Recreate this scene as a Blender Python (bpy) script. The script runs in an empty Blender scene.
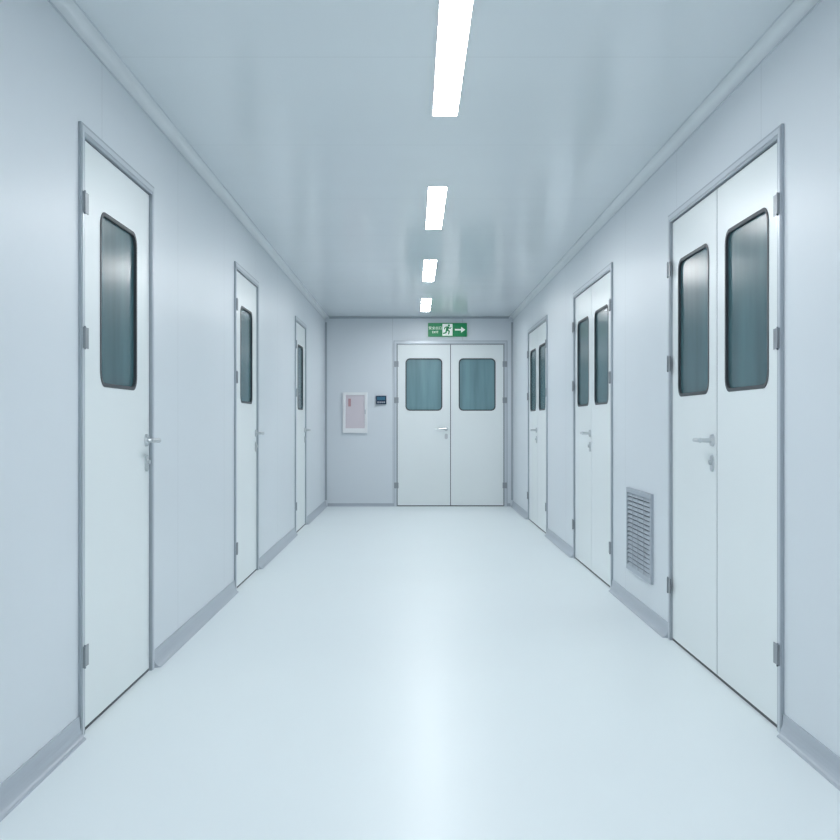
import bpy, bmesh, math
from mathutils import Matrix, Vector

scene = bpy.context.scene
try:
    scene.view_settings.view_transform = 'Standard'
    scene.view_settings.look = 'None'
except Exception:
    pass

XL, XR = -1.145, 1.274
YB, YE = -2.9, 12.87
CZ = 1.072                 # eye height
H = CZ + 1.365

# ------------------------------------------------------------ materials
def mat(name, col, rough=0.4, metal=0.0, emis=0.0, noise=0.03, nscale=3.0, bump=0.0, coat=0.0, spec=0.5, stretch=None, coat_rough=0.10):
    m = bpy.data.materials.new(name)
    m.use_nodes = True
    nt = m.node_tree
    b = nt.nodes['Principled BSDF']
    tc = nt.nodes.new('ShaderNodeTexCoord')
    nz = nt.nodes.new('ShaderNodeTexNoise')
    nz.inputs['Scale'].default_value = nscale
    nz.inputs['Detail'].default_value = 3
    if stretch:
        mp = nt.nodes.new('ShaderNodeMapping')
        mp.inputs['Scale'].default_value = stretch
        nt.links.new(tc.outputs['Object'], mp.inputs[0])
        nt.links.new(mp.outputs[0], nz.inputs['Vector'])
    else:
        nt.links.new(tc.outputs['Object'], nz.inputs['Vector'])
    mx = nt.nodes.new('ShaderNodeMix'); mx.data_type = 'RGBA'
    mx.inputs[6].default_value = tuple(max(0, c * (1 - noise)) for c in col[:3]) + (1,)
    mx.inputs[7].default_value = tuple(min(1, c * (1 + noise)) for c in col[:3]) + (1,)
    nt.links.new(nz.outputs['Fac'], mx.inputs[0])
    nt.links.new(mx.outputs[2], b.inputs['Base Color'])
    b.inputs['Roughness'].default_value = rough
    b.inputs['Metallic'].default_value = metal
    b.inputs['Specular IOR Level'].default_value = spec
    b.inputs['Coat Weight'].default_value = coat
    b.inputs['Coat Roughness'].default_value = coat_rough
    if emis > 0:
        nt.links.new(mx.outputs[2], b.inputs['Emission Color'])
        b.inputs['Emission Strength'].default_value = emis
    if bump > 0:
        bp = nt.nodes.new('ShaderNodeBump')
        bp.inputs['Strength'].default_value = bump
        bp.inputs['Distance'].default_value = 0.01
        nt.links.new(nz.outputs['Fac'], bp.inputs['Height'])
        nt.links.new(bp.outputs['Normal'], b.inputs['Normal'])
    return m

def panel_mat(name, col, rough, axis='Y', period=1.18, offset=0.0, seam=0.72, seam_w=0.004, coat=0.0, bump=0.05, spec=0.5):
    """painted steel sandwich panel with joint lines"""
    m = mat(name, col, rough, noise=0.02, nscale=0.8, coat=coat, spec=spec)
    nt = m.node_tree
    b = nt.nodes['Principled BSDF']
    src = b.inputs['Base Color'].links[0].from_socket
    tc = nt.nodes['Texture Coordinate']
    sp = nt.nodes.new('ShaderNodeSeparateXYZ')
    nt.links.new(tc.outputs['Object'], sp.inputs[0])
    a = nt.nodes.new('ShaderNodeMath'); a.operation = 'SUBTRACT'; a.inputs[1].default_value = offset
    nt.links.new(sp.outputs[axis], a.inputs[0])
    p = nt.nodes.new('ShaderNodeMath'); p.operation = 'PINGPONG'; p.inputs[1].default_value = period / 2
    nt.links.new(a.outputs[0], p.inputs[0])
    l = nt.nodes.new('ShaderNodeMath'); l.operation = 'LESS_THAN'; l.inputs[1].default_value = seam_w / 2
    nt.links.new(p.outputs[0], l.inputs[0])
    mx = nt.nodes.new('ShaderNodeMix'); mx.data_type = 'RGBA'
    mx.inputs[7].default_value = tuple(c * seam for c in col[:3]) + (1,)
    nt.links.new(l.outputs[0], mx.inputs[0])
    nt.links.new(src, mx.inputs[6])
    nt.links.new(mx.outputs[2], b.inputs['Base Color'])
    n2 = nt.nodes.new('ShaderNodeTexNoise'); n2.inputs['Scale'].default_value = 1.6
    n2.inputs['Detail'].default_value = 1
    nt.links.new(tc.outputs['Object'], n2.inputs['Vector'])
    bp = nt.nodes.new('ShaderNodeBump'); bp.inputs['Strength'].default_value = bump
    bp.inputs['Distance'].default_value = 0.05
    nt.links.new(n2.outputs['Fac'], bp.inputs['Height'])
    nt.links.new(bp.outputs['Normal'], b.inputs['Normal'])
    return m

M_wall = panel_mat('wall_panel', (0.745, 0.80, 0.845, 1), 0.36, offset=3.67, seam=0.8, spec=0.45)
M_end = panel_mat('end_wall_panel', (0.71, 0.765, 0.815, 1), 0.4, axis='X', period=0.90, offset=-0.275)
M_ceil = panel_mat('ceiling_panel', (0.79, 0.855, 0.89, 1), 0.19, offset=3.73, coat=0.15, bump=0.07, seam=0.85)
M_floor = mat('epoxy_floor', (0.85, 0.925, 0.95, 1), 0.42, noise=0.015, nscale=1.2, bump=0.02, spec=0.35, coat=0.16, coat_rough=0.25)
M_base = mat('grey_base', (0.45, 0.50, 0.56, 1), 0.35)
M_cove = mat('cove_trim', (0.80, 0.85, 0.88, 1), 0.35)
M_edge = mat('cove_edge', (0.62, 0.68, 0.73, 1), 0.35)
M_frame = mat('frame_aluminium', (0.42, 0.47, 0.52, 1), 0.28, metal=0.3)
M_fstep = mat('frame_bead', (0.62, 0.67, 0.72, 1), 0.28, metal=0.2)
M_seal = mat('rubber_seal', (0.05, 0.06, 0.07, 1), 0.5)
M_seal2 = mat('grey_seal', (0.13, 0.16, 0.18, 1), 0.5)
M_leaf = mat('door_white', (0.85, 0.905, 0.915, 1), 0.3, noise=0.01)
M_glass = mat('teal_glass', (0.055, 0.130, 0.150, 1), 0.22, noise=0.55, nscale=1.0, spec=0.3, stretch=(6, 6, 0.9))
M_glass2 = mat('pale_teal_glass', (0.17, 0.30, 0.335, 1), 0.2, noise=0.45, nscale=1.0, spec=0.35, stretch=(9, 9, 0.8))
M_steel = mat('steel', (0.60, 0.63, 0.65, 1), 0.28, metal=0.85)
M_hinge = mat('hinge_knuckle', (0.30, 0.33, 0.36, 1), 0.35, metal=0.3)
M_dsteel = mat('hinge_steel', (0.09, 0.105, 0.12, 1), 0.5, metal=0.0, spec=0.3)
M_lamp = mat('led_diffuser', (0.98, 0.99, 1.0, 1), 0.5, noise=0.0, emis=40.5)
M_white = mat('white_paint', (0.86, 0.88, 0.90, 1), 0.35)
M_vent = mat('vent_grey', (0.42, 0.47, 0.53, 1), 0.4)
M_ventd = mat('vent_dark', (0.10, 0.12, 0.14, 1), 0.6)
M_green = mat('sign_green', (0.010, 0.24, 0.09, 1), 0.4, emis=0.15)
M_signw = mat('sign_white', (0.85, 0.95, 0.88, 1), 0.4, emis=0.25)
M_pink = mat('pinkish_glass', (0.72, 0.66, 0.71, 1), 0.2)
M_red = mat('red_mark', (0.52, 0.30, 0.33, 1), 0.4)
M_black = mat('dark_device', (0.02, 0.04, 0.08, 1), 0.25)
M_cyan = mat('device_screen', (0.03, 0.11, 0.18, 1), 0.2, emis=0.3)

# ------------------------------------------------------------ helpers
def finish(bm, name, m, parent=None, label=None, m2=None):
    bmesh.ops.recalc_face_normals(bm, faces=bm.faces[:])
    me = bpy.data.meshes.new(name)
    bm.to_mesh(me); bm.free()
    o = bpy.data.objects.new(name, me)
    me.materials.append(m)
    if m2: me.materials.append(m2)
    scene.collection.objects.link(o)
    if parent: o.parent = parent
    if label: o['label'] = label
    return o

def add_box(bm, x0, x1, y0, y1, z0, z1, bev=0.0):
    r = bmesh.ops.create_cube(bm, size=1.0)
    vs = r['verts']
    for v in vs:
        v.co = Vector(((x0 + x1) / 2 + v.co.x * (x1 - x0), (y0 + y1) / 2 + v.co.y * (y1 - y0), (z0 + z1) / 2 + v.co.z * (z1 - z0)))
    if bev > 0:
        es = list({e for v in vs for e in v.link_edges})
        bmesh.ops.bevel(bm, geom=es, offset=bev, segments=2, affect='EDGES', profile=0.5)

def box(name, dims, m, parent=None, bev=0.0, label=None):
    bm = bmesh.new()
    add_box(bm, *dims, bev=bev)
    return finish(bm, name, m, parent, label=label)

def add_cyl(bm, p0, p1, r0, r1=None, seg=20):
    p0 = Vector(p0); p1 = Vector(p1); d = p1 - p0
    q = d.to_track_quat('Z', 'Y')
    mtx = Matrix.Translation((p0 + p1) / 2) @ q.to_matrix().to_4x4()
    bmesh.ops.create_cone(bm, cap_ends=True, segments=seg, radius1=r0, radius2=r0 if r1 is None else r1, depth=d.length, matrix=mtx)

def rrect(x0, x1, z0, z1, r, n=6):
    pts = []
    for cx, cz, a0 in ((x1 - r, z0 + r, -90), (x1 - r, z1 - r, 0), (x0 + r, z1 - r, 90), (x0 + r, z0 + r, 180)):
        for i in range(n + 1):
            a = math.radians(a0 + 90 * i / n)
            pts.append((cx + r * math.cos(a), cz + r * math.sin(a)))
    return pts

def add_plate(bm, loops, y0, y1):
    edges = []
    for lp in loops:
        vs = [bm.verts.new((p[0], y0, p[1])) for p in lp]
        for i in range(len(vs)):
            edges.append(bm.edges.new((vs[i], vs[(i + 1) % len(vs)])))
    r = bmesh.ops.triangle_fill(bm, use_beauty=True, use_dissolve=False, edges=edges)
    faces = [g for g in r['geom'] if isinstance(g, bmesh.types.BMFace)]
    r = bmesh.ops.extrude_face_region(bm, geom=faces)
    for v in [g for g in r['geom'] if isinstance(g, bmesh.types.BMVert)]:
        v.co.y = y1

def plate(name, loops, y0, y1, m, parent=None, label=None):
    bm = bmesh.new()
    add_plate(bm, loops, y0, y1)
    return finish(bm, name, m, parent, label=label)

def rect(x0, x1, z0, z1):
    return [(x0, z0), (x1, z0), (x1, z1), (x0, z1)]

def empty(name, loc, rz=0.0, label=None, category=None, kind=None):
    e = bpy.data.objects.new(name, None)
    e.empty_display_size = 0.1
    e.location = loc
    e.rotation_euler = (0, 0, rz)
    scene.collection.objects.link(e)
    if label: e['label'] = label
    if category: e['category'] = category
    if kind: e['kind'] = kind
    return e

def struct(o, label, category):
    o['kind'] = 'structure'; o['label'] = label; o['category'] = category
    return o

left_doors = [(3.41, 4.37), (6.36, 7.32), (9.60, 10.56)]
right_doors = [(3.440, 4.977), (6.40, 7.95), (9.53, 11.12)]
end_door = (-0.262, 1.202)
SIDE_H, END_H = 2.102, 2.132
INS = 0.022     # casing overlaps the wall by this much

# ------------------------------------------------------------ shell
T = 0.12
struct(box('floor', (XL - T, XR + T, YB - T, YE + T, -T, 0), M_floor), 'glossy pale blue-white seamless epoxy corridor floor', 'floor')
struct(box('ceiling', (XL - T, XR + T, YB - T, YE + T, H, H + T), M_ceil), 'glossy pale grey-blue metal panel ceiling', 'ceiling')

def wall(name, a, b, cuts, dh, mapf, m):
    out = [(a, 0)]
    for (u, v) in sorted(cuts):
        out += [(u + INS, 0), (u + INS, dh - INS), (v - INS, dh - INS), (v - INS, 0)]
    out += [(b, 0), (b, H), (a, H)]
    bm = bmesh.new()
    add_plate(bm, [out], 0, T)
    for v in bm.verts: v.co = Vector(mapf(v.co.x, v.co.y, v.co.z))
    return finish(bm, name, m)
struct(wall('wall_left', YB, YE, left_doors, SIDE_H, lambda u, d, z: (XL - d, u, z), M_wall), 'pale blue-grey cleanroom panel wall with single doors', 'wall')
struct(wall('wall_right', YB, YE, right_doors, SIDE_H, lambda u, d, z: (XR + d, u, z), M_wall), 'pale blue-grey cleanroom panel wall with double doors', 'wall')
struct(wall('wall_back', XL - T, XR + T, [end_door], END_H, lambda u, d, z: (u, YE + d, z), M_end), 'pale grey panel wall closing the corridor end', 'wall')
struct(box('wall_front', (XL - T, XR + T, YB - T, YB, 0, H), M_end), 'pale grey panel wall at the corridor entrance', 'wall')

# cove baseboards
prof = [(0, 0.072), (0.005, 0.072), (0.007, 0.052)]
for i in range(1, 7):
    a = math.radians(90 * i / 6)
    prof.append((0.007 + 0.025 * (1 - math.cos(a)), 0.052 - 0.048 * math.sin(a)))
prof += [(0.034, 0.0), (0, 0.0)]

def sweep(bm, prof, mapf, a, b, chamfer=0.0):
    va = [bm.verts.new(mapf(p, a + chamfer * p[0])) for p in prof]
    vb = [bm.verts.new(mapf(p, b - chamfer * p[0])) for p in prof]
    n = len(prof)
    for i in range(n):
        j = (i + 1) % n
        bm.faces.new((va[i], va[j], vb[j], vb[i]))
    bm.faces.new(va); bm.faces.new(vb)

def segs(a, b, cuts):
    out = []; c = a
    for (u, v) in sorted(cuts):
        out.append((c, u)); c = v
    out.append((c, b))
    return out

bm = bmesh.new()
for s in segs(YB, YE, left_doors): sweep(bm, prof, lambda p, t: (XL + p[0], t, p[1]), *s, chamfer=0.6)
struct(finish(bm, 'baseboard_left', M_base), 'grey coved skirting between floor and panel wall', 'baseboard')
bm = bmesh.new()
for s in segs(YB, YE, right_doors): sweep(bm, prof, lambda p, t: (XR - p[0], t, p[1]), *s, chamfer=0.6)
struct(finish(bm, 'baseboard_right', M_base), 'grey coved skirting between floor and panel wall', 'baseboard')
bm = bmesh.new()
for s in segs(XL + 0.034, XR - 0.034, [end_door]): sweep(bm, prof, lambda p, t: (t, YE - p[0] * 0.6, p[1] * 0.55), *s)
struct(finish(bm, 'baseboard_back', M_base), 'slim grey coved skirting beside the double door', 'baseboard')

# ceiling coves
R = 0.033
cp = [(0, H - R - 0.006), (0.003, H - R - 0.006), (0.003, H - R)]
for i in range(0, 9):
    a = math.radians(90 * i / 8)
    cp.append((0.003 + R * (1 - math.cos(a)), H - 0.003 - R + R * math.sin(a)))
cp += [(R + 0.012, H - 0.003), (R + 0.012, H), (0, H)]
bm = bmesh.new(); sweep(bm, cp, lambda p, t: (XL + p[0], t, p[1]), YB, YE)
struct(finish(bm, 'trim_1', M_cove), 'pale grey coved aluminium strip along the ceiling edge', 'ceiling trim')
bm = bmesh.new(); sweep(bm, cp, lambda p, t: (XR - p[0], t, p[1]), YB, YE)
struct(finish(bm, 'trim_2', M_cove), 'pale grey coved aluminium strip along the ceiling edge', 'ceiling trim')
k = 3
for sgn, xw in ((1, XL), (-1, XR)):
    a, b = xw, xw + sgn * 0.004
    o = box('trim_%d' % k, (min(a, b), max(a, b), YB, YE, H - R - 0.012, H - R - 0.0065), M_edge)
    struct(o, 'thin grey joint strip under the ceiling cove', 'ceiling trim'); k += 1
    a, b = xw + sgn * (R + 0.0125), xw + sgn * (R + 0.016)
    o = box('trim_%d' % k, (min(a, b), max(a, b), YB, YE, H - 0.003, H), M_edge)
    struct(o, 'thin grey joint strip beside the ceiling cove', 'ceiling trim'); k += 1
o = box('trim_%d' % k, (XL + 0.0, XL + 0.026, YE - 0.012, YE, 0.08, H - 0.07), M_frame, bev=0.002); struct(o, 'vertical grey aluminium corner strip', 'wall trim'); k += 1
o = box('trim_%d' % k, (XR - 0.026, XR, YE - 0.012, YE, 0.08, H - 0.07), M_frame, bev=0.002); struct(o, 'vertical grey aluminium corner strip', 'wall trim'); k += 1
o = box('trim_%d' % k, (XL + 0.055, XR - 0.055, YE - 0.012, YE, H - 0.022, H - 0.002), M_frame, bev=0.002); struct(o, 'horizontal grey aluminium strip under the ceiling', 'wall trim'); k += 1

# ------------------------------------------------------------ doors
def lever(bm, u, z, yf, d):
    add_cyl(bm, (u, yf, z), (u, yf - 0.010, z), 0.027, 0.024, 28)
    add_cyl(bm, (u, yf - 0.010, z), (u, yf - 0.055, z), 0.010, 0.009)
    bmesh.ops.create_uvsphere(bm, u_segments=14, v_segments=10, radius=0.011, matrix=Matrix.Translation((u, yf - 0.055, z)))
    add_cyl(bm, (u, yf - 0.055, z), (u + d * 0.105, yf - 0.050, z), 0.0105, 0.0085)
    add_cyl(bm, (u + d * 0.105, yf - 0.050, z), (u + d * 0.118, yf - 0.038, z), 0.0085, 0.008)

def build_door(idx, loc, rz, W, Hd, n_leaf, win_w, wz, label, hinge_sides, glass, fw=0.040):
    D = empty('door_%d' % idx, loc, rz, label, 'door', 'structure')
    FY = 0.001
    outer = [(0, 0), (fw, 0), (fw, Hd - fw), (W - fw, Hd - fw), (W - fw, 0), (W, 0), (W, Hd), (0, Hd)]
    bm = bmesh.new()
    add_plate(bm, [outer], -0.0005, -0.010)
    a = INS + 0.001
    add_plate(bm, [[(a, 0), (fw, 0), (fw, Hd - fw), (W - fw, Hd - fw), (W - fw, 0), (W - a, 0), (W - a, Hd - a), (a, Hd - a)]], -0.0005, 0.10)
    finish(bm, 'door_frame', M_frame, D, label='grey aluminium door casing')
    a, w2 = 0.009, fw - 0.022
    step = [(a, 0), (a + w2, 0), (a + w2, Hd - a - w2), (W - a - w2, Hd - a - w2), (W - a - w2, 0), (W - a, 0), (W - a, Hd - a), (a, Hd - a)]
    plate('frame_bead', [step], -0.0101, -0.0125, M_fstep, D, label='raised light aluminium bead')
    g = 0.006
    s0 = fw
    sl = [(s0, 0), (s0 + g, 0), (s0 + g, Hd - fw - g), (W - s0 - g, Hd - fw - g), (W - s0 - g, 0), (W - s0, 0), (W - s0, Hd - fw), (s0, Hd - fw)]
    bm = bmesh.new(); add_plate(bm, [sl], FY + 0.002, 0.04)
    if n_leaf == 2:
        add_box(bm, W / 2 - 0.0055, W / 2 + 0.0055, FY + 0.002, 0.04, 0.012, Hd - fw - g)
    finish(bm, 'door_seal', M_seal2, D, label='dark rubber seal around the leaf')
    box('door_sweep', (fw + g, W - fw - g, FY + 0.002, 0.04, 0.0, 0.012), M_seal, D)
    bounds = [(fw + g, W - fw - g)] if n_leaf == 1 else [(fw + g, W / 2 - 0.0055), (W / 2 + 0.0055, W - fw - g)]
    for li, (u0, u1) in enumerate(bounds):
        c = (u0 + u1) / 2
        z0, z1 = wz
        hole = rrect(c - win_w / 2, c + win_w / 2, z0, z1, 0.055)
        leaf = plate('door_leaf', [rect(u0, u1, 0.0125, Hd - fw - g), hole], FY, 0.042, M_leaf, D,
                     label='white steel door leaf with a rounded window')
        gi = rrect(c - win_w / 2 + 0.012, c + win_w / 2 - 0.012, z0 + 0.012, z1 - 0.012, 0.045)
        go = rrect(c - win_w / 2 - 0.002, c + win_w / 2 + 0.002, z0 - 0.002, z1 + 0.002, 0.057)
        bm = bmesh.new()
        add_plate(bm, [rrect(c - win_w / 2 + 0.0005, c + win_w / 2 - 0.0005, z0 + 0.0005, z1 - 0.0005, 0.0545), gi], FY, 0.030)
        add_plate(bm, [go, gi], FY - 0.0002, FY - 0.0022)
        finish(bm, 'window_gasket', M_seal, leaf, label='black rounded window gasket')
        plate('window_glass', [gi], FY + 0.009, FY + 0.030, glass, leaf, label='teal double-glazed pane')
        if li == 0:
            hu, d = u1 - 0.050, -1
            bm = bmesh.new(); lever(bm, hu, 0.998, FY, d)
            finish(bm, 'door_handle', M_steel, leaf, label='brushed steel lever handle')
            bm = bmesh.new()
            add_plate(bm, [rrect(hu - 0.020, hu + 0.020, 0.865, 0.935, 0.0195)], FY, FY - 0.008)
            add_cyl(bm, (hu, FY - 0.008, 0.905), (hu, FY - 0.018, 0.905), 0.010)
            finish(bm, 'door_lock', M_steel, leaf, label='oval steel lock escutcheon')
        side = hinge_sides[li]
        s = 1 if side < 0 else -1
        hu = 0.020 if side < 0 else W - 0.020
        for hz in (1.83, 1.365, 0.27):
            bm = bmesh.new()
            add_box(bm, hu - 0.006, hu + 0.006, -0.020, -0.0130, hz - 0.034, hz + 0.034, 0.0012)
            add_cyl(bm, (hu, -0.0165, hz + 0.034), (hu, -0.0165, hz + 0.040), 0.004, 0.003, 12)
            add_cyl(bm, (hu, -0.0165, hz - 0.040), (hu, -0.0165, hz - 0.034), 0.003, 0.004, 12)
            nb = len(bm.faces)
            add_box(bm, min(hu + s * 0.0065, hu + s * 0.042), max(hu + s * 0.0065, hu + s * 0.042), -0.0160, -0.0130, hz - 0.036, hz + 0.036)
            add_box(bm, min(hu - s * 0.0065, hu - s * 0.012), max(hu - s * 0.0065, hu - s * 0.012), -0.0160, -0.0130, hz - 0.036, hz + 0.036)
            bm.faces.ensure_lookup_table()
            for f in bm.faces[nb:]: f.material_index = 1
            finish(bm, 'hinge', M_hinge, D, label='small dark steel hinge', m2=M_dsteel)
    return D

i = 1
for (a, b) in left_doors:
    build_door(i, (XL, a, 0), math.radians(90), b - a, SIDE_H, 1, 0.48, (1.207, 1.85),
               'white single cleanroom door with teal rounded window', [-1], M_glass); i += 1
for (a, b) in right_doors:
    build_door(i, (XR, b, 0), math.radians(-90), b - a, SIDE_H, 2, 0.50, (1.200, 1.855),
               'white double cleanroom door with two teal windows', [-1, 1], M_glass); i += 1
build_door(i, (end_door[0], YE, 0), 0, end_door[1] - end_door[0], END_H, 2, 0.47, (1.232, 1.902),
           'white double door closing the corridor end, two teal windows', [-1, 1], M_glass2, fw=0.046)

# ------------------------------------------------------------ lamps
def lamp_master():
    L = empty('ceiling_light', (0.137, 3.80, H), 0, 'slim rectangular white LED panel light in the ceiling', 'ceiling light')
    L['group'] = 'row of ceiling light panels'
    hx, hy = 0.053, 0.625
    bm = bmesh.new()
    for d in ((-hx - 0.006, -hx, -hy - 0.006, hy + 0.006), (hx, hx + 0.006, -hy - 0.006, hy + 0.006), (-hx, hx, -hy - 0.006, -hy), (-hx, hx, hy, hy + 0.006)):
        add_box(bm, d[0], d[1], d[2], d[3], -0.006, 0.0)
    finish(bm, 'light_frame', M_white, L, label='thin white metal rim')
    box('light_diffuser', (-hx, hx, -hy, hy, -0.004, -0.0005), M_lamp, L, label='glowing white diffuser')
    return L
L0 = lamp_master()
kids = list(L0.children)
for dy in (2.59, 5.18, 7.77, -2.59, -5.18):
    c = L0.copy(); c.location.y = L0.location.y + dy
    scene.collection.objects.link(c)
    for q in kids:
        qc = q.copy(); qc.parent = c
        scene.collection.objects.link(qc)

# ------------------------------------------------------------ vent grille
V = empty('air_vent', (XR, 5.94, 0.212), math.radians(-90), 'grey louvred return air grille low on the panel wall', 'air vent')
vw, vh = 0.62, 0.48
plate('vent_frame', [rect(0, vw, 0, vh), rect(0.028, vw - 0.028, 0.028, vh - 0.028)], 0, -0.014, M_vent, V)
box('vent_backing', (0.028, vw - 0.028, -0.002, 0, 0.028, vh - 0.028), M_ventd, V, label='dark panel painted as the shaded duct opening')  # flat sheet on the uncut wall, duct shade put into its dark colour
bm = bmesh.new()
n = 17
for q in range(n):
    z = 0.036 + q * (vh - 0.072) / (n - 1)
    vs = [bm.verts.new(p) for p in ((0.028, -0.013, z - 0.009), (vw - 0.028, -0.013, z - 0.009), (vw - 0.028, -0.003, z + 0.007), (0.028, -0.003, z + 0.007),
                                    (0.028, -0.0115, z - 0.0105), (vw - 0.028, -0.0115, z - 0.0105), (vw - 0.028, -0.0025, z + 0.005), (0.028, -0.0025, z + 0.005))]
    for f in ((0, 1, 2, 3), (7, 6, 5, 4), (0, 4, 5, 1), (1, 5, 6, 2), (2, 6, 7, 3), (3, 7, 4, 0)):
        bm.faces.new([vs[t] for t in f])
finish(bm, 'vent_louvers', M_vent, V)
bm = bmesh.new()
for u in (0.17, 0.31, 0.45):
    add_box(bm, u - 0.004, u + 0.004, -0.0145, -0.0132, 0.028, vh - 0.028)
finish(bm, 'vent_bars', M_vent, V)

# ------------------------------------------------------------ exit sign
S = empty('exit_sign', (0.18, YE, 2.182), 0, 'green emergency exit sign with running figure and arrow', 'exit sign')
box('sign_body', (0, 0.50, -0.025, 0, 0, 0.175), M_green, S, bev=0.003)
plate('sign_pictogram_panel', [rect(0.185, 0.315, 0.012, 0.163)], -0.0253, -0.0262, M_signw, S, label='white pictogram field')
bm = bmesh.new()
def limb(x0, z0, x1, z1, w):
    d = Vector((x1 - x0, z1 - z0)); nn = Vector((-d.y, d.x)).normalized() * w / 2
    add_plate(bm, [[(x0 + nn.x, z0 + nn.y), (x0 - nn.x, z0 - nn.y), (x1 - nn.x, z1 - nn.y), (x1 + nn.x, z1 + nn.y)]], -0.0264, -0.0272)
cx = 0.248
add_plate(bm, [[(cx + 0.020 + 0.014 * math.cos(t * math.pi / 8), 0.143 + 0.014 * math.sin(t * math.pi / 8)) for t in range(16)]], -0.0264, -0.0272)
limb(cx + 0.008, 0.130, cx - 0.006, 0.078, 0.034)
limb(cx + 0.008, 0.125, cx + 0.032, 0.103, 0.014); limb(cx + 0.030, 0.103, cx + 0.052, 0.117, 0.013)
limb(cx + 0.002, 0.125, cx - 0.030, 0.118, 0.014); limb(cx - 0.028, 0.122, cx - 0.040, 0.092, 0.013)
limb(cx - 0.002, 0.086, cx + 0.028, 0.066, 0.020); limb(cx + 0.026, 0.072, cx + 0.016, 0.026, 0.017)
limb(cx - 0.008, 0.088, cx - 0.018, 0.050, 0.020); limb(cx - 0.014, 0.052, cx - 0.056, 0.038, 0.017)
finish(bm, 'running_figure', M_green, S, label='green running person pictogram')
plate('sign_arrow', [[(0.345, 0.078), (0.425, 0.078), (0.425, 0.050), (0.478, 0.088), (0.425, 0.126), (0.425, 0.098), (0.345, 0.098)]], -0.0253, -0.0262, M_signw, S, label='white arrow')
def text(name, body, size, x, z, y, m, parent, ext=0.0004):
    cu = bpy.data.curves.new(name, 'FONT'); cu.body = body; cu.size = size; cu.extrude = ext
    cu.align_x = 'CENTER'; cu.align_y = 'CENTER'
    o = bpy.data.objects.new(name, cu)
    scene.collection.objects.link(o)
    bpy.context.view_layer.update()
    me = bpy.data.meshes.new_from_object(o.evaluated_get(bpy.context.evaluated_depsgraph_get()))
    bpy.data.objects.remove(o)
    me.materials.clear(); me.materials.append(m)
    o = bpy.data.objects.new(name, me)
    o.location = (x, y, z); o.rotation_euler = (math.radians(90), 0, 0)
    scene.collection.objects.link(o); o.parent = parent
    return o
text('sign_text', '安全出口', 0.044, 0.094, 0.108, -0.0262, M_signw, S)
text('sign_text', 'EXIT', 0.040, 0.094, 0.056, -0.0262, M_signw, S)

# ------------------------------------------------------------ cabinet and keypad
C = empty('fire_hose_cabinet', (-0.915, YE, 0.945), 0, 'white framed wall cabinet with pale pinkish glass front', 'fire cabinet')
plate('cabinet_frame', [rect(0, 0.315, 0, 0.52), rect(0.035, 0.28, 0.06, 0.485)], 0, -0.035, M_white, C)
box('cabinet_glass', (0.035, 0.28, -0.022, 0, 0.06, 0.485), M_pink, C, label='pale pinkish glass pane')
box('cabinet_latch', (0.284, 0.296, -0.045, -0.0355, 0.24, 0.30), M_steel, C, bev=0.002)
box('cabinet_marking', (0.070, 0.105, -0.0235, -0.0222, 0.34, 0.44), M_red, C, label='faded red marking')

K = empty('access_keypad', (-0.49, YE, 1.312), 0, 'small dark wall-mounted door access controller with blue display', 'access keypad')
box('keypad_body', (0, 0.135, -0.028, 0.001, 0, 0.11), M_black, K)
box('keypad_screen', (0.015, 0.12, -0.030, -0.0282, 0.055, 0.095), M_cyan, K)
bm = bmesh.new()
for q in range(4):
    add_box(bm, 0.020 + q * 0.026, 0.038 + q * 0.026, -0.031, -0.0282, 0.018, 0.036, 0.001)
finish(bm, 'keypad_buttons', M_vent, K)

# ------------------------------------------------------------ world, camera
w = bpy.data.worlds.new('World'); scene.world = w
w.use_nodes = True
w.node_tree.nodes['Background'].inputs[0].default_value = (0.6, 0.7, 0.8, 1)
w.node_tree.nodes['Background'].inputs[1].default_value = 0.3

cam = bpy.data.cameras.new('Camera')
cam.sensor_width = 36; cam.lens = 1000 * 36 / 840
cam.shift_x = 6 / 840; cam.shift_y = 3 / 840
co = bpy.data.objects.new('Camera', cam)
co.location = (0, 0, CZ); co.rotation_euler = (math.radians(90), 0, 0)
scene.collection.objects.link(co)
scene.camera = co
